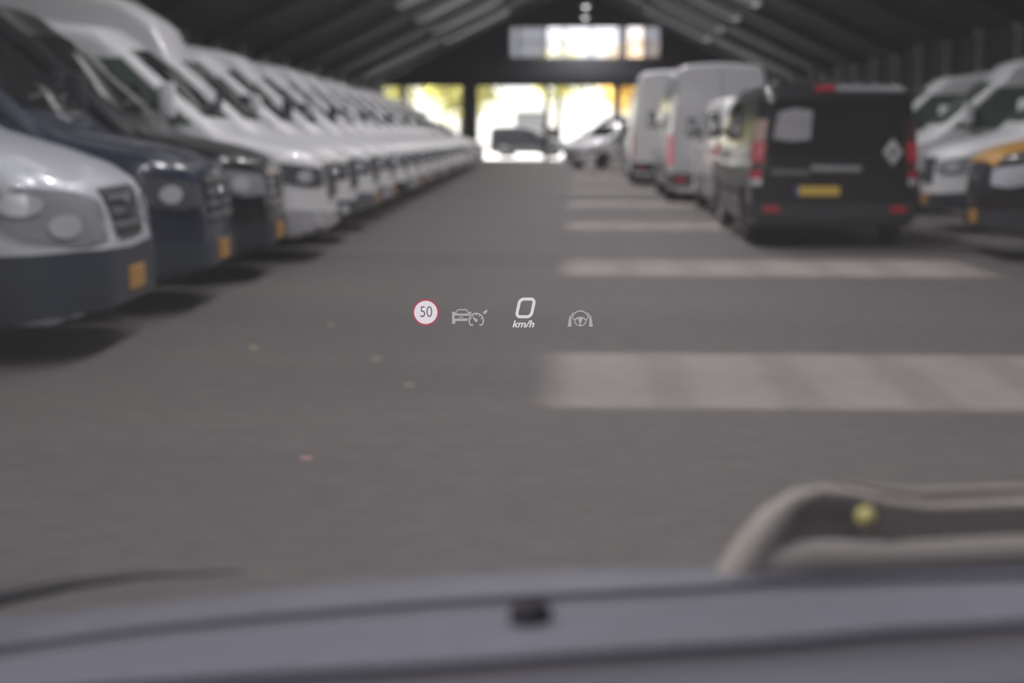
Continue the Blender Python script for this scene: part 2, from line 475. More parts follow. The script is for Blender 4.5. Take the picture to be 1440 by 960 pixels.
def oval(s, a0, a1, z0, z1, n=10):
    lo, hi = [], []
    for k in range(n + 1):
        c = math.cos(math.pi * k / n); w = math.sqrt(max(0, 1 - c * c)); a = (a0 + a1) / 2 - (a1 - a0) / 2 * c; zc = (z0 + z1) / 2; h = (z1 - z0) / 2
        lo.append((s * a, zc - h * w - .002)); hi.append((s * a, zc + h * w + .002))
    return lo, hi
def wheel_meshes(r, w=.2):
    a = bmesh.new()
    add_lathe(a, [(r * .62, -w * .42), (r * .80, -w * .5), (r * .95, -w * .46), (r, -w * .3), (r, w * .3), (r * .95, w * .46), (r * .80, w * .5), (r * .62, w * .42)], 30)
    b = bmesh.new()
    add_lathe(b, [(0.0, w * .30), (r * .16, w * .31), (r * .2, w * .24), (r * .5, w * .2), (r * .6, w * .44), (r * .64, w * .44), (r * .64, w * .3)], 30)
    for k in range(7):
        q = k * 2 * math.pi / 7
        add_box(b, (math.cos(q) * r * .36, w * .25, math.sin(q) * r * .36), (r * .42, w * .1, r * .12), Matrix.Rotation(-q, 3, 'Y'))
    return bmmesh(a, 'wheel'), bmmesh(b, 'rim')
WHEEL = wheel_meshes(.345)
WHEELS = wheel_meshes(.31)

def mirror_mesh(s, h=.36):
    bm = bmesh.new()
    add_box(bm, (0, s * .14, h * .5), (.15, .18, h), bev=.05)
    add_box(bm, (.0, s * .03, h * .25), (.07, .14, .07), bev=.02)
    return bmmesh(bm, 'mirror')
MIRROR = {s: mirror_mesh(s) for s in (-1, 1)}
def mirror_glass(s, h=.36):
    return box_mesh('mirror_glass', (-.078, s * .14, h * .5), (.008, .14, h - .08), bev=.003)
MGLASS = {s: mirror_glass(s) for s in (-1, 1)}

def emblem_mesh(r):
    bm = bmesh.new(); n = 24
    ring = [(0, r * math.cos(2 * math.pi * k / n), r * math.sin(2 * math.pi * k / n)) for k in range(n + 1)]
    add_tube(bm, ring, r * .09, 6)
    for a in (90, 210, 330): add_tube(bm, [(0, 0, 0), (0, r * math.cos(R(a)), r * math.sin(R(a)))], [r * .16, r * .05], 6)
    return bmmesh(bm, 'emblem')

def diamond_mesh(w, h, t):
    bm = bmesh.new(); o = [(0, h), (w, 0), (0, -h), (-w, 0)]; k = .25
    A = [[bm.verts.new((x, y * s, z * s)) for y, z in o] for x, s in ((0, 1), (-t, .8), (-t, k + .1), (0, k))]
    for a, b in zip(A, A[1:]):
        for i in range(4): bm.faces.new((a[i], b[i], b[(i + 1) % 4], a[(i + 1) % 4]))
    return bmmesh(bm, 'emblem', False)

_cache = {}
def van_meshes(kind):
    """all shapes of one kind of vehicle, nose at x = 0, driving towards +x"""
    if kind in _cache: return _cache[kind]
    D = {}
    if kind in ('large_old', 'large', 'large_high', 'large_mid'):
        L = 5.9; hi = {'large_old': 2.48, 'large': 2.58, 'large_mid': 2.72, 'large_high': 3.05}[kind]
        if kind == 'large_old':
            nose = [(0, .66), (-.02, .82), (-.07, .98), (-.15, 1.08), (-.30, 1.165), (-.6, 1.275), (-1.02, 1.40)]
        else:
            nose = [(0, .70), (-.02, .94), (-.06, 1.08), (-.14, 1.15), (-.35, 1.22), (-.7, 1.30), (-1.02, 1.38)]
        rf = [(-1.12, 1.46), (-1.95, 2.20), (-2.12, 2.31)]
        if hi > 2.5: rf += [(-2.3, 2.31 + (hi - 2.31) * .55), (-2.7, hi - .08), (-3.2, hi), (-L + .1, hi - .02), (-L, hi - .08)]
        else: rf += [(-2.35, hi - .05), (-2.9, hi), (-L + .1, hi - .02), (-L, hi - .08)]
        b = Body(L, .99, nose + rf, (.24 if kind == 'large_old' else .27), (-1.02, -4.55), .345, .085)
        D['roofz'] = hi; base, rooff = (-1.12, 1.46), (-1.95, 2.20)
        sw = ([(-1.30, 1.43), (-2.6, 1.40)], [(-2.02, 2.10), (-2.6, 2.12)])
    elif kind == 'medium':
        L = 4.95; hi = 1.97
        top = [(0, .64), (-.02, .84), (-.06, .96), (-.13, 1.03), (-.4, 1.12), (-.95, 1.27), (-1.05, 1.33), (-1.75, 1.83), (-1.95, 1.90), (-2.4, hi - .01), (-2.9, hi), (-L + .15, hi - .03), (-L + .04, hi - .09), (-L, hi - .2)]
        b = Body(L, .965, top, .26, (-.95, -4.05), .33, .10, belt=1.05)
        base, rooff = (-1.05, 1.33), (-1.75, 1.83); D['roofz'] = hi
        sw = ([(-1.2, 1.22), (-2.2, 1.16)], [(-1.78, 1.72), (-2.2, 1.74)])
    elif kind == 'small':
        L = 4.4; hi = 1.86
        top = [(0, .62), (-.02, .80), (-.06, .90), (-.14, .97), (-.5, 1.08), (-.98, 1.18), (-1.05, 1.22), (-1.75, 1.66), (-1.95, 1.74), (-2.4, hi - .01), (-2.8, hi), (-L + .12, hi - .04), (-L, hi - .2)]
        b = Body(L, .92, top, .25, (-.86, -3.6), .31, .12, belt=1.0)
        base, rooff = (-1.05, 1.22), (-1.75, 1.66); D['roofz'] = hi
        sw = ([(-1.2, 1.10), (-2.3, 1.06)], [(-1.85, 1.60), (-2.3, 1.62)])
    else:   # car
        L = 4.4; hi = 1.50
        top = [(0, .58), (-.02, .70), (-.08, .78), (-.2, .84), (-.6, .93), (-1.2, 1.0), (-1.3, 1.03), (-1.95, 1.38), (-2.2, 1.46), (-2.7, hi), (-3.4, hi - .06), (-3.9, 1.2), (-L + .15, 1.05), (-L, .9)]
        b = Body(L, .89, top, .22, (-.85, -3.45), .31, .16, belt=.92, rcorner=.12)
        base, rooff = (-1.3, 1.03), (-1.95, 1.38); D['roofz'] = hi
        sw = ([(-1.5, 1.0), (-3.3, .99)], [(-2.1, 1.36), (-3.3, 1.32)])
    D['b'] = b; L = b.L
    bx, bz = base; fx, fz = rooff
    wl_, wh = b.half(bx) - .16, b.half(bx) - b.tumble * (fz - b.belt) * 1.25 - .14
    D['windshield'] = patch(b, 'windshield', [(-wl_, bz + .05), (0, bz + .035), (wl_, bz + .05)], [(-wh, fz - .02), (0, fz + .02), (wh, fz - .02)], from_front, .012, 6, 14)
    for s in (-1, 1):
        D['side_window', s] = patch(b, 'side_window', sw[0], sw[1], from_side(s), .010, 5, 8)
        x0, x1 = sw[0][-1][0], sw[0][-1][0] - .055
        D['door_seam', s] = patch(b, 'door_seam', [(x0 - .06, .4 if L < 5 else .45), (x0 - .075, .4 if L < 5 else .45)], [(x0 - .06, sw[1][1][1]), (x0 - .075, sw[1][1][1])], from_side(s), .004, 8, 1, .01)
        hz = sw[0][1][1] - .16
        D['door_handle', s] = patch(b, 'door_handle', [(x0 + .28, hz), (x0 + .08, hz)], [(x0 + .28, hz + .045), (x0 + .08, hz + .045)], from_side(s), .03, 1, 4, .04)
        D['side_molding', s] = patch(b, 'side_molding', [(b.wheels[0] - .5, .58), (b.wheels[1] + .48, .58)], [(b.wheels[0] - .5, .66), (b.wheels[1] + .48, .66)], from_side(s), .018, 1, 16, .03)
    if kind == 'large_old':
        D['front_bumper'] = patch(b, 'front_bumper', [(-65, .246), (-40, .305), (0, .32), (40, .305), (65, .246)], [(-65, .64), (-40, .66), (0, .63), (40, .66), (65, .64)], round_front, .022, 4, 34, .05)
        D['grille'] = patch(b, 'grille', [(-.30, .70), (.30, .70)], [(-.40, 1.0), (.40, 1.0)], from_front, .014, 8, 12)
        for s in (-1, 1):
            D['headlight', s] = patch(b, 'headlight', [(s * 26, .72), (s * 40, .69), (s * 56, .74), (s * 66, .90)], [(s * 27, .93), (s * 40, .99), (s * 56, 1.035), (s * 66, 1.0)], round_front, .014, 6, 14)
            D['lamp_bulb', s] = patch(b, 'lamp_bulb', *oval(s, 40, 49, .74, .87), round_front, .028, 3, 12)
            D['lamp_bulb2', s] = patch(b, 'lamp_bulb', *oval(s, 50, 61, .87, .99), round_front, .026, 3, 12)
        D['slats'] = [patch(b, 'slat', [(-.34, z), (.34, z)], [(-.34, z + .035), (.34, z + .035)], from_front, .03, 1, 8) for z in (.76, .84, .92)]
        ez = .87
    elif L > 5:
        D['front_bumper'] = patch(b, 'front_bumper', [(-65, .30), (-40, .345), (0, .35), (40, .345), (65, .30)], [(-65, .58), (-40, .54), (0, .50), (40, .54), (65, .58)], round_front, .022, 4, 34, .05)
        D['grille'] = patch(b, 'grille', [(-.42, .66), (.42, .66)], [(-.46, 1.02), (.46, 1.02)], from_front, .014, 8, 12)
        for s in (-1, 1):
            D['headlight', s] = patch(b, 'headlight', [(s * 31, .80), (s * 44, .78), (s * 58, .84), (s * 66, .92)], [(s * 31, .96), (s * 44, 1.0), (s * 58, 1.04), (s * 66, 1.04)], round_front, .014, 6, 14)
            D['lamp_bulb', s] = patch(b, 'lamp_bulb', *oval(s, 42, 50, .83, .96), round_front, .026, 3, 12)
            D['fog_light', s] = patch(b, 'fog_light', *oval(s, 33, 41, .37, .49), round_front, .035, 3, 12, .03)
        D['slats'] = [patch(b, 'slat', [(-.44, z), (.44, z)], [(-.44, z + .045), (.44, z + .045)], from_front, .03, 1, 8) for z in (.69, .78, .87, .96)]
        ez = .86
    else:
        D['front_bumper'] = patch(b, 'front_bumper', [(-80, .32), (-40, .30), (0, .30), (40, .30), (80, .32)], [(-80, .50), (-40, .46), (0, .44), (40, .46), (80, .50)], round_front, .02, 4, 30, .05)
        D['grille'] = patch(b, 'grille', [(-.36, .52), (.36, .52)], [(-.42, .70), (.42, .70)], from_front, .014, 5, 10)
        for s in (-1, 1):
            D['headlight', s] = patch(b, 'headlight', [(s * 27, .60), (s * 40, .60), (s * 52, .64), (s * 62, .72)], [(s * 27, .72), (s * 40, .78), (s * 52, .82), (s * 62, .84)] if L < 4.5 else [(s * 27, .80), (s * 40, .86), (s * 52, .92), (s * 62, .94)], round_front, .014, 6, 12)
            D['lamp_bulb', s] = patch(b, 'lamp_bulb', *oval(s, 38, 46, .63, .74), round_front, .026, 3, 12)
        D['slats'] = [patch(b, 'slat', [(-.38, .6), (.38, .6)], [(-.38, .63), (.38, .63)], from_front, .03, 1, 8)]
        ez = .66 if kind == 'car' else .72
    D['plate'] = patch(b, 'number_plate', [(-.17, .37), (.17, .37)], [(-.17, .51), (.17, .51)], from_front, .045, 1, 2, .03)
    p, n = b.cast((3, 0, ez), (-1, 0, 0)); D['emblem_at'] = p + Vector((.045, 0, 0))
    D['emblem'] = emblem_mesh(.11)
    D['wiper'] = [patch(b, 'wiper', [(y0, bz + .10), (y0 + .55, bz + .16)], [(y0, bz + .118), (y0 + .55, bz + .178)], from_front, .035, 1, 8, .02) for y0 in (-.62, .02)]
    D['mirror_at'] = {}
    for s in (-1, 1):
        p, n = b.cast((sw[0][0][0] - .22, s * 3, sw[0][0][1] + .06), (0, -s, 0)); D['mirror_at'][s] = p
    # rear
    rr = from_rear(L)
    W = b.W
    if kind == 'medium':
        D['rear_window'] = patch(b, 'rear_window', [(-.80, 1.10), (.80, 1.10)], [(-.715, 1.74), (.715, 1.74)], rr, .012, 6, 10)
        tl = [(.70, 1.26), (.55, .78)]
    elif kind == 'car':
        D['rear_window'] = patch(b, 'rear_window', [(-.6, 1.10), (.6, 1.10)], [(-.5, 1.38), (.5, 1.38)], rr, .012, 6, 10)
    elif kind == 'small':
        D['rear_window'] = patch(b, 'rear_window', [(-.68, 1.10), (.68, 1.10)], [(-.6, 1.55), (.6, 1.55)], rr, .012, 6, 10)
    D['rear_bumper'] = patch(b, 'rear_bumper', [(-78, .36), (0, .34), (78, .36)], [(-78, .60), (0, .58), (78, .60)] if L > 5 else [(-78, .54), (0, .52), (78, .54)], round_rear(L), .03, 3, 30, .06)
    rz = {'medium': (1.00, 1.24), 'small': (.8, 1.2), 'car': (.7, .86)}.get(kind, (.74, 1.32))
    for s in (-1, 1):
        D['tail_light', s] = patch(b, 'tail_light', [(s * (38.5 if L < 5 else 42), rz[0]), (s * 45, rz[0])], [(s * (37.5 if L < 5 else 41.5), rz[1]), (s * 44.5, rz[1])], round_rear(L), .016, 6, 4, .03)
        D['reflector', s] = patch(b, 'reflector', [(s * W * .66, .43), (s * W * .86, .43)], [(s * W * .66, .50), (s * W * .86, .50)], rr, .05, 1, 3, .03)
    D['rear_plate'] = patch(b, 'number_plate', [(-.26, .64), (.26, .64)], [(-.26, .75), (.26, .75)], rr, .025, 1, 4, .03)
    D['rear_seam'] = patch(b, 'rear_door_seam', [(-.008, .62), (.008, .62)], [(-.008, b.zt(-L + .1) - .12), (.008, b.zt(-L + .1) - .12)], rr, .005, 10, 1, .01)
    _cache[kind] = D
    return D

def vehicle(name, kind, cat, label, paint, nose, heading, group=None, bumper='plastic', glass='glass', side_glass=None, plate='amber', grille='plastic', slat='plastic', mirrorm=None,
            front=True, rear=False, lamp='lamp', emblem=True, fog=False, molding=True, housing=None):
    D = van_meshes(kind); b = D['b']
    h = Vector((math.cos(heading), math.sin(heading), 0))
    base = Vector((nose[0], nose[1], 0))
    t = thing(name, label, cat, base, heading, group)
    def add(nm, me, m, par=t):
        o = bpy.data.objects.new(nm, me)
        if not me.materials: me.materials.append(M[m])
        link(o, par)
        o.material_slots[0].link = 'OBJECT'; o.material_slots[0].material = M[m]
        return o
    add('body', b.me, paint)
    small = kind in ('small', 'car')
    wr = b.wr; wm = WHEELS if small else WHEEL
    for xw in b.wheels:
        for s in (-1, 1):
            w = add('wheel', wm[0], 'tyre'); w.location = (xw, s * (b.W - .14), .31 if small else .345)
            if s < 0: w.rotation_euler = (0, 0, math.pi)
            add('rim', wm[1], 'rim', w)
    add('windshield', D['windshield'], glass)
    for w in D['wiper']: add('wiper', w, 'plastic')
    for s in (-1, 1):
        add('side_window', D['side_window', s], side_glass or glass)
        add('door_seam', D['door_seam', s], 'under')
        add('door_handle', D['door_handle', s], 'plastic')
        if molding: add('side_molding', D['side_molding', s], bumper)
        m = add('mirror', MIRROR[s], mirrorm or 'plastic'); m.location = D['mirror_at'][s]
        add('mirror_glass', MGLASS[s], 'chrome', m)
    if front:
        add('front_bumper', D['front_bumper'], bumper)
        g = add('grille', D['grille'], grille)
        for sl in D['slats']: add('slat', sl, slat, g)
        if emblem:
            e = add('emblem', D['emblem'], 'chrome'); e.location = D['emblem_at']
        if plate: add('number_plate', D['plate'], plate)
        for s in (-1, 1):
            hl = add('headlight', D['headlight', s], housing or ('lampdark' if kind != 'large_old' else 'lampmid'))
            add('lamp_bulb', D['lamp_bulb', s], lamp, hl)
            if ('lamp_bulb2', s) in D: add('lamp_bulb', D['lamp_bulb2', s], lamp, hl)
            if fog and ('fog_light', s) in D: add('fog_light', D['fog_light', s], 'lamp')
    if rear:
        add('rear_bumper', D['rear_bumper'], bumper)
        for s in (-1, 1):
            tl = add('tail_light', D['tail_light', s], 'red')
            add('reflector', D['reflector', s], 'red')
        if 'rear_window' in D: add('rear_window', D['rear_window'], glass)
        elif kind.startswith('large'): add('rear_door_seam', D['rear_seam'], 'trim')
    t['_b'] = 0; del t['_b']
    return t, D, add

ORD = ['first', 'second', 'third', 'fourth', 'fifth', 'sixth', 'seventh', 'eighth', 'ninth', 'tenth', 'eleventh', 'twelfth', 'thirteenth', 'fourteenth', 'fifteenth', 'sixteenth',
       'seventeenth', 'eighteenth', 'nineteenth', 'twentieth', 'twenty-first', 'twenty-second', 'twenty-third', 'twenty-fourth', 'twenty-fifth', 'twenty-sixth']
GL = 'vans parked in the long left row'
A1 = R(4)
vehicle('van', 'large_old', 'van', 'pale silver van with dark lower bumper, nearest in the left row', 'silver', (-2.80, 8.85), A1, GL, bumper='bluplastic', slat='trim', mirrorm='plastic')
vehicle('van', 'large', 'van', 'navy blue van with slatted grille beside the silver van', 'navy', (-2.80, 11.1), A1, GL, bumper='bluplastic', slat='trim', fog=False)
vehicle('van', 'large', 'van', 'black van between the navy van and the white ones', 'black', (-2.82, 13.35), A1, GL, slat='chrome', housing='lampmid')
vehicle('van', 'large', 'van', 'white van with white bumper and fog lights, next beyond the black van', 'white', (-2.68, 15.6), A1, GL, bumper='grey', side_glass='green', mirrorm='white', plate=None, fog=True, slat='trim')
y = 18.0; k = 4
kinds_row = ['large_high', 'large', 'large_mid', 'large', 'large_mid', 'large_mid', 'large', 'large_mid', 'large', 'large', 'large_mid', 'large', 'large', 'medium', 'large', 'medium', 'medium', 'medium', 'medium']
for i, kd in enumerate(kinds_row):
    nx = -2.80 - .026 * (y - 17.75)
    kk = 'black' if i in (16,) else 'white'
    what = {'large_high': 'white van with tall domed roof', 'large': 'white high roof van', 'large_mid': 'white van with raised roof', 'medium': 'low white van'}[kd]
    if kk == 'black': what = 'low dark van'
    vehicle('van', kd, 'van', '%s, %s in the left row counted from the silver one' % (what, ORD[k]), kk, (nx, y), A1 + R(rnd.uniform(-1, 1)), GL,
            bumper='plastic' if i % 3 == 0 else 'trim', mirrorm='white' if i % 2 else 'plastic', plate='amber' if i % 3 else None, slat='plastic', fog=i % 2 == 0)
    y += 2.4; k += 1

# right hand side: vans parked along the aisle, seen from behind
GR = 'vans seen from behind along the right of the aisle'
N_ = R(90)
def along(kind, name, label, paint, x, rear_y, **kw):
    D = van_meshes(kind); return vehicle(name, kind, 'van', label, paint, (x, rear_y + D['b'].L), N_ + kw.pop('turn', 0), GR, rear=True, **kw)
t, D, add = along('medium', 'van', 'black van seen from behind with a yellow number plate', 'black', 3.02, 16.85, bumper='plastic', mirrorm='plastic', molding=True)
b = D['b']; rr = from_rear(b.L)
pl = add('number_plate', D['rear_plate'], 'yellow'); pl.location = (.01, .20, -.02)
band = obj('plate_band', patch(b, 'plate_band', [(.26, .64), (.215, .64)], [(.26, .75), (.215, .75)], rr, .032, 1, 2, .03), M['blue'], pl)
obj('chrome_strip', patch(b, 'chrome_strip', [(-.30, .90), (.28, .905)], [(-.30, .965), (.28, .975)], rr, .03, 2, 8, .03), M['strip'], t)
obj('tailgate_handle', patch(b, 'tailgate_handle', [(.30, .86), (.74, .86)], [(.30, .92), (.74, .93)], rr, .02, 2, 8, .03), M['trim'], t)
em = obj('emblem', diamond_mesh(.12, .17, .04), M['lamp'], t); p, n = b.cast((-9, -.66, 1.12), (1, 0, 0)); em.location = p + Vector((-.012, 0, 0))
obj('brake_light', patch(b, 'brake_light', [(.03, 1.83), (.25, 1.83)], [(.03, 1.87), (.25, 1.87)], rr, .02, 2, 6, .03), M['red'], t)
obj('lit_roof_edge', patch(b, 'lit_roof_edge', [(-.78, 1.81), (.01, 1.82)], [(-.74, 1.86), (.01, 1.87)], rr, .03, 2, 8, .04), M['strip'], t)  # pale strip painted where light catches the rear edge of the roof
st = obj('window_reflection', patch(b, 'window_reflection', [(.30, 1.27), (.50, 1.25), (.73, 1.28)], [(.28, 1.60), (.50, 1.63), (.68, 1.58)], rr, .018, 3, 8, .01), M['glare'], t)  # bright reflection in the glass, imitated by a pale patch on top
st['label'] = 'pale reflection in the rear window, laid on as a patch'
for s in (-1, 1):
    obj('lamp_glass', patch(b, 'lamp_glass', [(s * 39, .74), (s * 45, .74)], [(s * 39, .82), (s * 45, .82)], round_rear(b.L), .018, 3, 4, .03), M['lamp'], t)
    obj('tail_light', patch(b, 'tail_light', [(s * 39, .82), (s * 45, .82)], [(s * 39, .92), (s * 45, .92)], round_rear(b.L), .018, 3, 4, .03), M['red'], t)
    q = obj('rear_pillar', patch(b, 'rear_pillar', [(s * 38, 1.25), (s * 44, 1.25)], [(s * 37, 1.50), (s * 43, 1.50)], round_rear(b.L), .014, 4, 4, .03), M['litlens' if s > 0 else 'redlens'], t)  # left side gets a paler tone, a highlight put into the colour
obj('rear_side_window', patch(b, 'rear_side_window', [(-2.45, 1.18), (-3.3, 1.16)], [(-2.45, 1.72), (-3.3, 1.72)], from_side(1), .01, 5, 6), M['glass'], t)
obj('rear_side_window', patch(b, 'rear_side_window', [(-2.45, 1.18), (-3.3, 1.16)], [(-2.45, 1.72), (-3.3, 1.72)], from_side(-1), .01, 5, 6), M['glass'], t)

t, D, add = along('medium', 'van', 'white van with red lettering parked just ahead of the black van', 'bright', 3.16, 22.5, mirrorm='plastic', bumper='grey')  # whiter paint than the other vans stands in for sunlight on this one
b = D['b']
for nm, z0, z1, a0, a1 in (('lettering', .98, 1.12, -4.35, -4.78), ('lettering', .84, .92, -4.25, -4.85)):
    o = obj(nm, patch(b, nm, [(a0, z0), (a1, z0)], [(a0, z1), (a1, z1)], from_side(1), .006, 2, 6, .01), M['redprint'], t)
for nm, z0, z1, a0, a1 in (('lettering', .98, 1.12, .80, .50), ('lettering', .84, .92, .86, .44)):
    o = obj(nm, patch(b, nm, [(a0, z0), (a1, z0)], [(a0, z1), (a1, z1)], from_rear(b.L), .006, 2, 6, .01), M['redprint'], t)
along('large_mid', 'van', 'tall light grey van seen from behind, largest roof on the right', 'grey', 2.80, 28.0, mirrorm='plastic', bumper='plastic')
along('large_high', 'van', 'tall white van seen from behind, next beyond the grey van', 'white', 2.50, 38.6, mirrorm='plastic')
along('large', 'van', 'white van seen from behind, farthest of those along the aisle', 'white', 2.70, 46.0, mirrorm='plastic')
vehicle('small_van', 'small', 'van', 'small white van turned across the aisle near the far opening', 'white', (-.15, 56.0), R(216), None, mirrorm='white', bumper='grey', side_glass='glass', plate=None)

GX_ = 'vans angled towards the aisle in the right row'
HR = R(176)
t, D, add = vehicle('van', 'large', 'van', 'dark van with orange-yellow bonnet, nearest in the right row', 'black', (4.40, 15.9), R(176), GX_, slat='plastic', housing='lilac')
b = D['b']
obj('bonnet', patch(b, 'bonnet', [(-.05, -.62), (-.3, -.84), (-1.06, -.86)], [(-.05, .62), (-.3, .84), (-1.06, .86)], from_top, .012, 10, 14, .02), M['orange'], t)['label'] = 'orange-yellow bonnet'
vehicle('van', 'large', 'van', 'white van with bright headlamp behind the orange-yellow bonnet', 'white', (4.95, 20.4), HR, GX_, glass='green', mirrorm='white', housing='lampmid')
vehicle('van', 'large_mid', 'van', 'white tall van with green tinted windows, third in the right row', 'white', (5.0, 25.2), HR, GX_, glass='green', mirrorm='white')
vehicle('van', 'large', 'van', 'white van showing between the black van and the third right row van', 'white', (5.0, 29.6), HR, GX_, glass='green', mirrorm='white')

# ------------------------------------------------------------------ outside the far opening
vehicle('car', 'small', 'car', 'dark boxy car outside the far opening with its nose to the right', 'black', (-.6, 84.6), R(-14), 'dark vehicles outside the far opening')
vehicle('small_van', 'small', 'van', 'dark small van outside the far opening beyond the dark boxy car', 'black', (-5.6, 93.0), R(190), 'dark vehicles outside the far opening')
vehicle('van', 'large', 'van', 'dark brown van outside behind the small white van', 'black', (-.4, 92.0), R(178), 'dark vehicles outside the far opening')
bm = bmesh.new(); add_box(bm, (0, 0, 2.4), (70, 8, 4.8)); add_box(bm, (0, 0, 4.85), (70.6, 8.6, .2))
bw = thing('building', 'white low building beyond the yard outside the opening', 'building', (4, 128, 0))
obj('wall', bmmesh(bm, 'wall', False), M['building'], bw)
for k in range(6):
    o = obj('window', box_mesh('window', (-28 + k * 10, -4.05, 2.6), (2.4, .12, 1.4)), M['trim'], bw)

def tree(x, y, h, cr, cz, m, label, n, seed):
    r = random.Random(seed); t = thing('tree', label, 'tree', (x, y, 0), 0, 'autumn trees beyond the far opening')
    bm = bmesh.new(); add_tube(bm, [(0, 0, 0), (.1, 0, h * .5), (0, .1, h * .85)], [.28, .2, .06], 8)
    for k in range(7):
        a = r.uniform(0, 6.28); z = h * r.uniform(.35, .7); add_tube(bm, [(0, 0, z), (math.cos(a) * cr * .7, math.sin(a) * cr * .7, z + cr * .5)], [.09, .02], 5)
    obj('trunk', bmmesh(bm, 'trunk'), M['bark'], t)
    vs, fs = [], []
    for k in range(n):
        d = Vector((r.gauss(0, 1), r.gauss(0, 1), r.gauss(0, .8))).normalized() * (cr * r.uniform(.35, 1) ** .6)
        lump = 1 + .25 * math.sin(d.x * 2.1 + seed) * math.cos(d.y * 1.7); c = Vector((0, 0, cz)) + d * lump
        u = Vector((r.gauss(0, 1), r.gauss(0, 1), r.gauss(0, 1))).normalized(); v = u.orthogonal().normalized(); s = r.uniform(.16, .32)
        i = len(vs); vs += [c - u * s, c + v * s * .5, c + u * s, c - v * s * .5]; fs.append((i, i + 1, i + 2, i + 3))
    me = bpy.data.meshes.new('crown'); me.from_pydata([tuple(v) for v in vs], [], fs)
    o = obj('crown', me, M[m], t); o['kind'] = 'stuff'
tree(-8.6, 108, 8, 3.2, 5.6, 'leaf', 'yellow-green tree at the left end of the far opening', 2600, 3)
tree(-15.5, 114, 9, 3.2, 5.8, 'leaf', 'yellow-green tree farthest left beyond the opening', 2200, 4)
tree(4.6, 108, 8, 3.0, 5.6, 'leafo', 'orange-yellow tree above the small white van outside', 2600, 8)
tree(-1.5, 118, 9, 2.6, 6.4, 'leaf', 'pale yellow tree in the middle of the far opening', 900, 9)

# ------------------------------------------------------------------ scraps on the floor
def scrap(x, y, s, m, label, name='leaf'):
    bm = bmesh.new(); n = 8; r = random.Random(int(x * 97 + y * 31))
    top = [bm.verts.new((math.cos(2 * math.pi * k / n) * s * r.uniform(.7, 1.15), math.sin(2 * math.pi * k / n) * s * .7 * r.uniform(.7, 1.1), .002 + .004 * r.random())) for k in range(n)]
    c = bm.verts.new((0, 0, .007)); d = bm.verts.new((0, 0, .001))
    for k in range(n): bm.faces.new((top[k], top[(k + 1) % n], c)); bm.faces.new((top[(k + 1) % n], top[k], d))
    o = obj(name, bmmesh(bm, name), M[m]); o.location = (x, y, 0); o.rotation_euler = (0, 0, r.uniform(0, 3))
    tag(o, label, 'litter', 'scraps on the floor')
scrap(-.88, 7.44, .035, 'litter', 'pale yellow dry leaf on the floor below the speed limit symbol', 'dry_leaf')
scrap(-1.10, 5.69, .045, 'litterr', 'pinkish scrap on the bare floor, nearest on the left', 'paper_scrap')
scrap(.04, 4.93, .04, 'litterd', 'small dark leaf on the floor near the bonnet', 'dry_leaf')
scrap(-1.18, 8.32, .035, 'litter', 'pale crumb of leaf on the floor beyond the yellow leaf', 'dry_leaf')
scrap(-2.01, 8.74, .04, 'litter', 'dry leaf on the floor by the nose of the silver van', 'dry_leaf')
scrap(-1.71, 9.85, .035, 'litter', 'faint pale leaf on the floor in front of the navy van', 'dry_leaf')

# ------------------------------------------------------------------ the car one sits in: dashboard, cowl, windscreen
LA = [(-0.501, 0.987, 0.959), (-0.423, 0.992, 0.968), (-0.318, 0.998, 0.977), (-0.213, 1.005, 0.989), (-0.108, 1.01, 0.998), (-0.003, 1.016, 1.003), (0.081, 1.02, 1.005), (0.147, 1.023, 1.009), (0.226, 1.028, 1.013), (0.332, 1.033, 1.018), (0.416, 1.037, 1.021)]
LB = [(-0.453, 0.889, 0.965), (-0.382, 0.894, 0.977), (-0.287, 0.9, 0.991), (-0.192, 0.906, 1.0), (-0.098, 0.911, 1.008), (-0.003, 0.916, 1.014), (0.073, 0.92, 1.018), (0.133, 0.924, 1.022), (0.205, 0.927, 1.024), (0.301, 0.932, 1.026), (0.377, 0.935, 1.028)]
LC = [(-0.382, 0.746, 1.005), (-0.322, 0.75, 1.009), (-0.242, 0.754, 1.016), (-0.162, 0.759, 1.021), (-0.082, 0.763, 1.026), (-0.002, 0.767, 1.032), (0.062, 0.771, 1.036), (0.112, 0.773, 1.039), (0.172, 0.777, 1.045), (0.253, 0.781, 1.05), (0.317, 0.784, 1.052)]
LD = [(-0.358, 0.698, 1.016), (-0.302, 0.702, 1.019), (-0.227, 0.705, 1.023), (-0.152, 0.709, 1.028), (-0.077, 0.713, 1.032), (-0.002, 0.717, 1.037), (0.058, 0.721, 1.042), (0.106, 0.723, 1.045), (0.162, 0.726, 1.049), (0.238, 0.73, 1.052), (0.298, 0.733, 1.054)]
LE = [(-0.324, 0.631, 1.027), (-0.273, 0.634, 1.031), (-0.205, 0.637, 1.034), (-0.137, 0.641, 1.037), (-0.07, 0.644, 1.041), (-0.002, 0.648, 1.044), (0.053, 0.651, 1.047), (0.096, 0.653, 1.051), (0.147, 0.656, 1.054), (0.216, 0.659, 1.058), (0.27, 0.662, 1.059)]
def widen(l):
    a, b = Vector(l[0]), Vector(l[1]); c, d = Vector(l[-1]), Vector(l[-2])
    return [a + (a - b) * 3.5] + [Vector(p) for p in l] + [c + (c - d) * 3.5]
LA, LB, LC, LD, LE = map(widen, (LA, LB, LC, LD, LE))
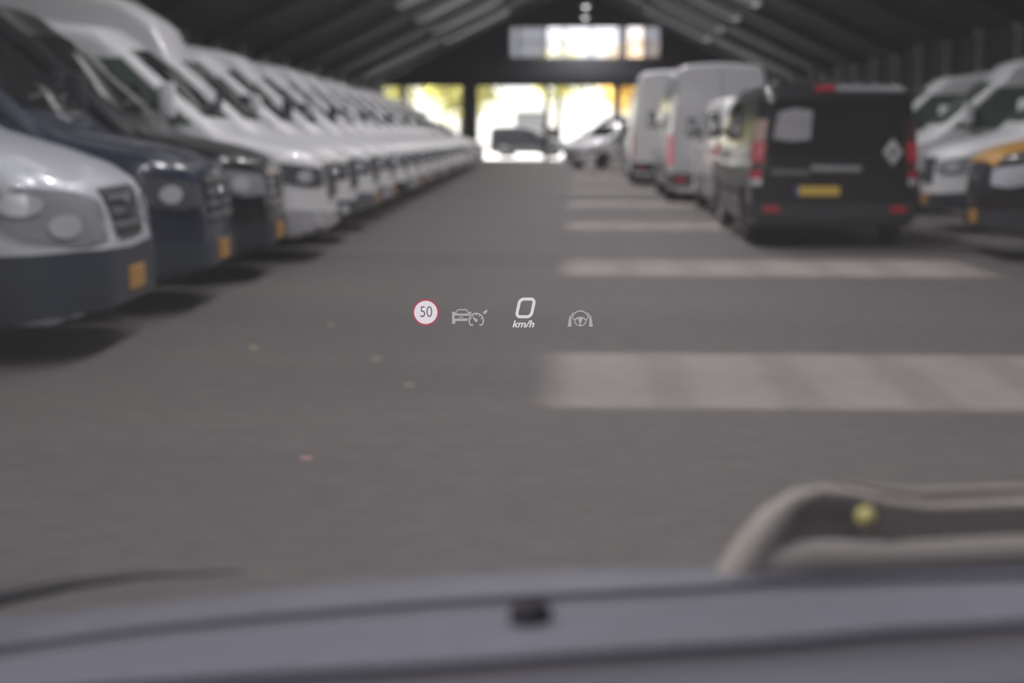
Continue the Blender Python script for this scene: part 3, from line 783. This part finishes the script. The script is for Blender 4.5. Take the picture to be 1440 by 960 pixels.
def strip(name, far, near, m, parent, th=.03, bulge=.004, n=6, dip=0):
    bm = bmesh.new(); g = []
    for a, b_ in zip(far, near):
        g.append([bm.verts.new(a.lerp(b_, j / n) + Vector((0, 0, bulge * math.sin(math.pi * j / n) - dip))) for j in range(n + 1)])
    lo = [[bm.verts.new(v.co - Vector((0, 0, th))) for v in r] for r in g]
    for i in range(len(g) - 1):
        for j in range(n):
            bm.faces.new((g[i][j], g[i + 1][j], g[i + 1][j + 1], g[i][j + 1])); bm.faces.new((lo[i][j + 1], lo[i + 1][j + 1], lo[i + 1][j], lo[i][j]))
        for j, sgn in ((0, 1), (n, -1)): bm.faces.new((g[i][j], lo[i][j], lo[i + 1][j], g[i + 1][j]))
    for i in (0, -1):
        for j in range(n): bm.faces.new((g[i][j], g[i][j + 1], lo[i][j + 1], lo[i][j]))
    return obj(name, bmmesh(bm, name, True, 60), m, parent)
def mixl(a, b_, t): return [p.lerp(q, t) for p, q in zip(a, b_)]
dash = thing('dashboard', 'blurred grey dashboard top with a dark slot across the foot of the view', 'dashboard', (0, .8, 0))
dash.location = (0, .8, .9)
def dpart(*a, **k):
    o = strip(*a, **k); o.parent = dash; o.matrix_parent_inverse = Matrix.Translation((0, -.8, -.9)); return o
dpart('defroster_slot', mixl(LA, LB, .80), mixl(LB, LC, .10), M['slot'], None, dip=.004, bulge=0)
dpart('dash_pad', mixl(LB, LC, .10), LC, M['dash'], None, bulge=.004)
dpart('dash_recess', LC, LD, M['slot'], None, dip=.006, bulge=0)
dpart('instrument_hood', LD, LE, M['hood'], None)
sb = bmesh.new(); add_lathe(sb, [(.013, -.006), (.013, .006), (.008, .011), (0, .012)], 18, 'z')
o = obj('light_sensor', bmmesh(sb, 'light_sensor'), M['sensor'], dash); o.location = (-.026, .836 - .8, 1.028 - .9)

wt = bmesh.new(); add_tube(wt, [(-.62, 1.01, .948), (-.499, 1.018, .963), (-.435, 1.023, .974), (-.381, 1.027, .984), (-.327, 1.03, .990), (-.25, 1.034, .992)], [.011, .010, .009, .006, .0035, .001], 8)
tag(obj('wiper_blade', bmmesh(wt, 'wiper_blade'), M['rubber']), 'dark wiper blade resting at the lower left above the cowl', 'wiper')

cw = strip('scuttle_panel', LA, mixl(LA, LB, .80), M['cowl'], None); tag(cw, 'blurred lilac-grey scuttle panel at the foot of the windscreen', 'panel')
reflection = thing('arch_reflection', 'windscreen reflection built as a pale taupe arch with a dark hollow, lower right', 'reflection', (.2, .98, .99))  # solid shape standing in for a reflection in the windscreen
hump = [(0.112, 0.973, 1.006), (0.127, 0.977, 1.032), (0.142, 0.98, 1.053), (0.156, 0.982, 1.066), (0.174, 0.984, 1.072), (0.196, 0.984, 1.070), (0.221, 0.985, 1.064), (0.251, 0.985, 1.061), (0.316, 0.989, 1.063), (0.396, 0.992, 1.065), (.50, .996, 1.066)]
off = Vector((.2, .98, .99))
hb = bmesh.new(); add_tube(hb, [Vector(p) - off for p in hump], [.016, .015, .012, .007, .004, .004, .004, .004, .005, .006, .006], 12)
obj('arched_rim', bmmesh(hb, 'arched_rim'), M['taupe'], reflection)
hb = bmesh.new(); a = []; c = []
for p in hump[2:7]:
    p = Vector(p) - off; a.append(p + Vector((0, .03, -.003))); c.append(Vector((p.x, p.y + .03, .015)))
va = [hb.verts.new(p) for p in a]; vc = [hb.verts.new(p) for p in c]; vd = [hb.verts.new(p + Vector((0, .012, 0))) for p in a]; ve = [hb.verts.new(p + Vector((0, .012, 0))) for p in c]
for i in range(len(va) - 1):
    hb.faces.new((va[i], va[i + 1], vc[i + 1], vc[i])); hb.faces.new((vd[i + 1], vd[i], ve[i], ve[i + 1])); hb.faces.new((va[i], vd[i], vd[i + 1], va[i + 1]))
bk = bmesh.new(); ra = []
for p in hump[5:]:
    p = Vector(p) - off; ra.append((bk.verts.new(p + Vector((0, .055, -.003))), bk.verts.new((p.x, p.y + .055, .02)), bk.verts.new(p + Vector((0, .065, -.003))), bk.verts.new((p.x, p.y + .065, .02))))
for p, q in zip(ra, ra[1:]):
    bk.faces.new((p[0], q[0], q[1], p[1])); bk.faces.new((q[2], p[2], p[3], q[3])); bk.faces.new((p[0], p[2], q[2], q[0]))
obj('back_panel', bmmesh(bk, 'back_panel', False), M['taupemid'], reflection)
obj('dark_reflection', bmmesh(hb, 'dark_reflection', False), M['taupedark'], reflection)
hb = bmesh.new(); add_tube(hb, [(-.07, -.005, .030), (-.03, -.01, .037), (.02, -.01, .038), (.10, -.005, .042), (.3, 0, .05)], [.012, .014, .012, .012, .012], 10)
obj('lower_lip', bmmesh(hb, 'lower_lip'), M['lip'], reflection)
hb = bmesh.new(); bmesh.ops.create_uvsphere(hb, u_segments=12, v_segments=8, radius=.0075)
o = obj('yellow_spot', bmmesh(hb, 'yellow_spot'), M['yelspot'], reflection); o.location = (.004, -.004, .066); o['label'] = 'yellow spot in the reflection'

# windscreen pane, raked and slightly curved, a real sheet between the eye and the hall
wb = bmesh.new(); g = []
for i in range(13):
    x = -.78 + 1.56 * i / 12; row = []
    for j in range(7):
        v = j / 6; row.append((x * (1 - .12 * v), .905 - .48 * v - .07 * (x / .78) ** 2, 1.002 + .03 * x - .09 * x * x + .66 * v))
    g.append(row)
for dy in (0, .005):
    q = [[wb.verts.new((a, b_ + dy, c)) for a, b_, c in r] for r in g]
    for i in range(12):
        for j in range(6): wb.faces.new((q[i][j], q[i + 1][j], q[i + 1][j + 1], q[i][j + 1]))
ws = obj('windscreen', bmmesh(wb, 'windscreen'), M['screen']); tag(ws, 'clear raked windscreen pane above the dashboard', 'windscreen')

# ------------------------------------------------------------------ head-up display: four projected symbols 2.4 m ahead
HP = 2.4 / 2000
ROT = (R(90) - PITCH, 0, YAW)
def hud(name, label, loc):
    t = thing(name, label, 'symbol', loc, 0, 'head-up display symbols'); t.rotation_euler = ROT; return t
def poly(name, polys, m, parent, z=0, th=1.2):
    """flat luminous shapes; polys in display units, y downwards"""
    bm = bmesh.new()
    for p in polys:
        a = [bm.verts.new((x * HP, -yy * HP, z * HP)) for x, yy in p]; b_ = [bm.verts.new((x * HP, -yy * HP, (z - th) * HP)) for x, yy in p]; n = len(p)
        bm.faces.new(a); bm.faces.new(b_[::-1])
        for k in range(n): bm.faces.new((a[k], b_[k], b_[(k + 1) % n], a[(k + 1) % n]))
    return obj(name, bmmesh(bm, name, False), m, parent)
def stroke(pts, w, closed=False):
    out = []; n = len(pts); L_, R_ = [], []
    for i, p in enumerate(pts):
        p = Vector(p)
        a = Vector(pts[(i - 1) % n] if closed else pts[max(i - 1, 0)]); b_ = Vector(pts[(i + 1) % n] if closed else pts[min(i + 1, n - 1)])
        t = (b_ - a).normalized(); nn = Vector((-t.y, t.x)) * w / 2; L_.append(p + nn); R_.append(p - nn)
    for i in range(n if closed else n - 1):
        j = (i + 1) % n; out.append([tuple(L_[i]), tuple(L_[j]), tuple(R_[j]), tuple(R_[i])])
    return out
def arc(cx, cy, rx, ry, a0, a1, n=24): return [(cx + rx * math.cos(R(a0 + (a1 - a0) * k / n)), cy + ry * math.sin(R(a0 + (a1 - a0) * k / n))) for k in range(n + 1)]
def text(name, s, size, m, parent, x, yy, z=.6, shear=0, sx=1.0, bold=0):
    cu = bpy.data.curves.new(name, 'FONT'); cu.body = s; cu.size = size * HP; cu.align_x = 'CENTER'; cu.align_y = 'CENTER'; cu.shear = shear; cu.extrude = .4 * HP; cu.offset = bold * HP
    tmp = bpy.data.objects.new(name, cu); COL.objects.link(tmp); dg = bpy.context.evaluated_depsgraph_get()
    me = bpy.data.meshes.new_from_object(tmp.evaluated_get(dg)); bpy.data.objects.remove(tmp)
    o = obj(name, me, m, parent); o.location = (x * HP, -yy * HP, z * HP); o.scale = (sx, 1, 1); return o

t = hud('speed_limit_symbol', 'round red-rimmed speed limit 50 symbol, leftmost in the display', (-.2515, 2.373, 1.0245))
poly('disc', [arc(.2, .2, 16.6, 16.6, 0, 360, 48)[:-1]], M['hudsign'], t)
poly('red_ring', stroke(arc(.2, .2, 17.6, 17.6, 0, 360, 48)[:-1], 2.6, True), M['hudred'], t, z=.3)
text('digits', '50', 22, M['huddark'], t, .6, .1, z=1.0, sx=.84, bold=-.15)

t = hud('cruise_control_symbol', 'grey car and gauge symbol beside the speed limit', (-.177, 2.375, 1.015))
car = []
car += stroke([(-20.5, -4.5), (-17.5, -10.8), (-16, -11.6), (-6, -11.6), (-4, -10.8), (-1.2, -5.5)], 1.7)
car += [[(-25, -8.6), (-21, -8.6), (-20, -6.2), (-2, -6.2), (0, -8.6), (3, -8.4), (-.5, -3.2), (-25, -3.2)]]
car += [[(-25, -3.3), (-21.5, -3.3), (-21.5, 1.0), (-25, 1.0)], [(-16, -1.9), (-9, -1.9), (-9, -.6), (-16, -.6)]]
car += [[(-25, .8), (-2.5, .8), (-4.2, 4.4), (-25, 4.4)], [(-25, 4.3), (-19.8, 4.3), (-20.8, 8.2), (-25, 8.2)]]
poly('car_outline', car, M['hudg'], t)
g = stroke(arc(9, 3.6, 10, 10, 135, 405, 32), 2.0)
for a in (200, 235, 270, 305, 340): g.append(stroke([(9 + 9.3 * math.cos(R(a)), 3.6 + 9.3 * math.sin(R(a))), (9 + 6.6 * math.cos(R(a)), 3.6 + 6.6 * math.sin(R(a)))], 1.3)[0])
g += [stroke([(1.9, 10.6), (4.6, 8.9)], 2)[0], stroke([(16.1, 10.6), (13.4, 8.9)], 2)[0]]
g += [[(4.0, -.6), (5.0, -1.4), (10.8, 2.0), (10.8, 5.4), (7.4, 5.4)]]
poly('gauge', g, M['hudg'], t, z=.4)
poly('leaf_mark', [[(18.2, -6.0), (19.6, -9.2), (25.0, -11.8), (24.2, -8.2), (21.6, -5.4)]], M['hudg'], t)

t = hud('speed_readout', 'white slanted 0 above km/h in the display', (-.086, 2.381, 1.024))
z0 = []
for cx, cy, a0 in ((4.6, -13.2, -90), (4.6, .2, 0), (-4.6, .2, 90), (-4.6, -13.2, 180)):
    z0 += arc(cx, cy, 5.8, 5.8, a0, a0 + 90, 6)
z0 = [(x - yy * .22 + .9, yy) for x, yy in z0]
poly('digit', stroke(z0, 4.2, True), M['hudw'], t)
text('unit', 'km/h', 13.5, M['hudw'], t, -1.2, 16.6, z=.2, shear=.25, sx=1.12, bold=.28)

t = hud('lane_assist_symbol', 'grey steering wheel symbol between lane lines, rightmost in the display', (.009, 2.383, 1.012))
s_ = stroke(arc(.3, 0, 11.6, 12.3, 196, 344, 20), 1.7)
s_ += stroke([(-7.6, .2), (-4, -2.4), (.3, -3.3), (4.6, -2.4), (8.2, .2)], 2.0)
s_ += stroke([(-7.4, .6), (-7.3, 4.0), (-4.4, 7.2), (.3, 8.9), (5.0, 7.2), (7.9, 4.0), (8.0, .6)], 1.5)
s_ += [[(-3.4, -2.2), (4.0, -2.2), (1.6, 3.6), (1.2, 8.6), (-.6, 8.6), (-1.0, 3.6)]]
s_ += stroke([(-7.6, .3), (-11.2, -3.0)], 1.4) + stroke([(8.2, .3), (11.8, -3.0)], 1.4)
poly('steering_wheel', s_, M['hudg'], t)
l_ = [[(-15.2, -5), (-12.6, -5), (-12.0, 9.8), (-17.6, 9.8)], [(15.6, -5), (13.0, -5), (12.4, 9.8), (18.0, 9.8)]]
l_ += stroke(arc(.3, 0, 14.2, 14.2, 196, 226, 6), 1.3) + stroke(arc(.3, 0, 14.2, 14.2, 314, 344, 6), 1.3)
poly('lane_lines', l_, M['hudg'], t)
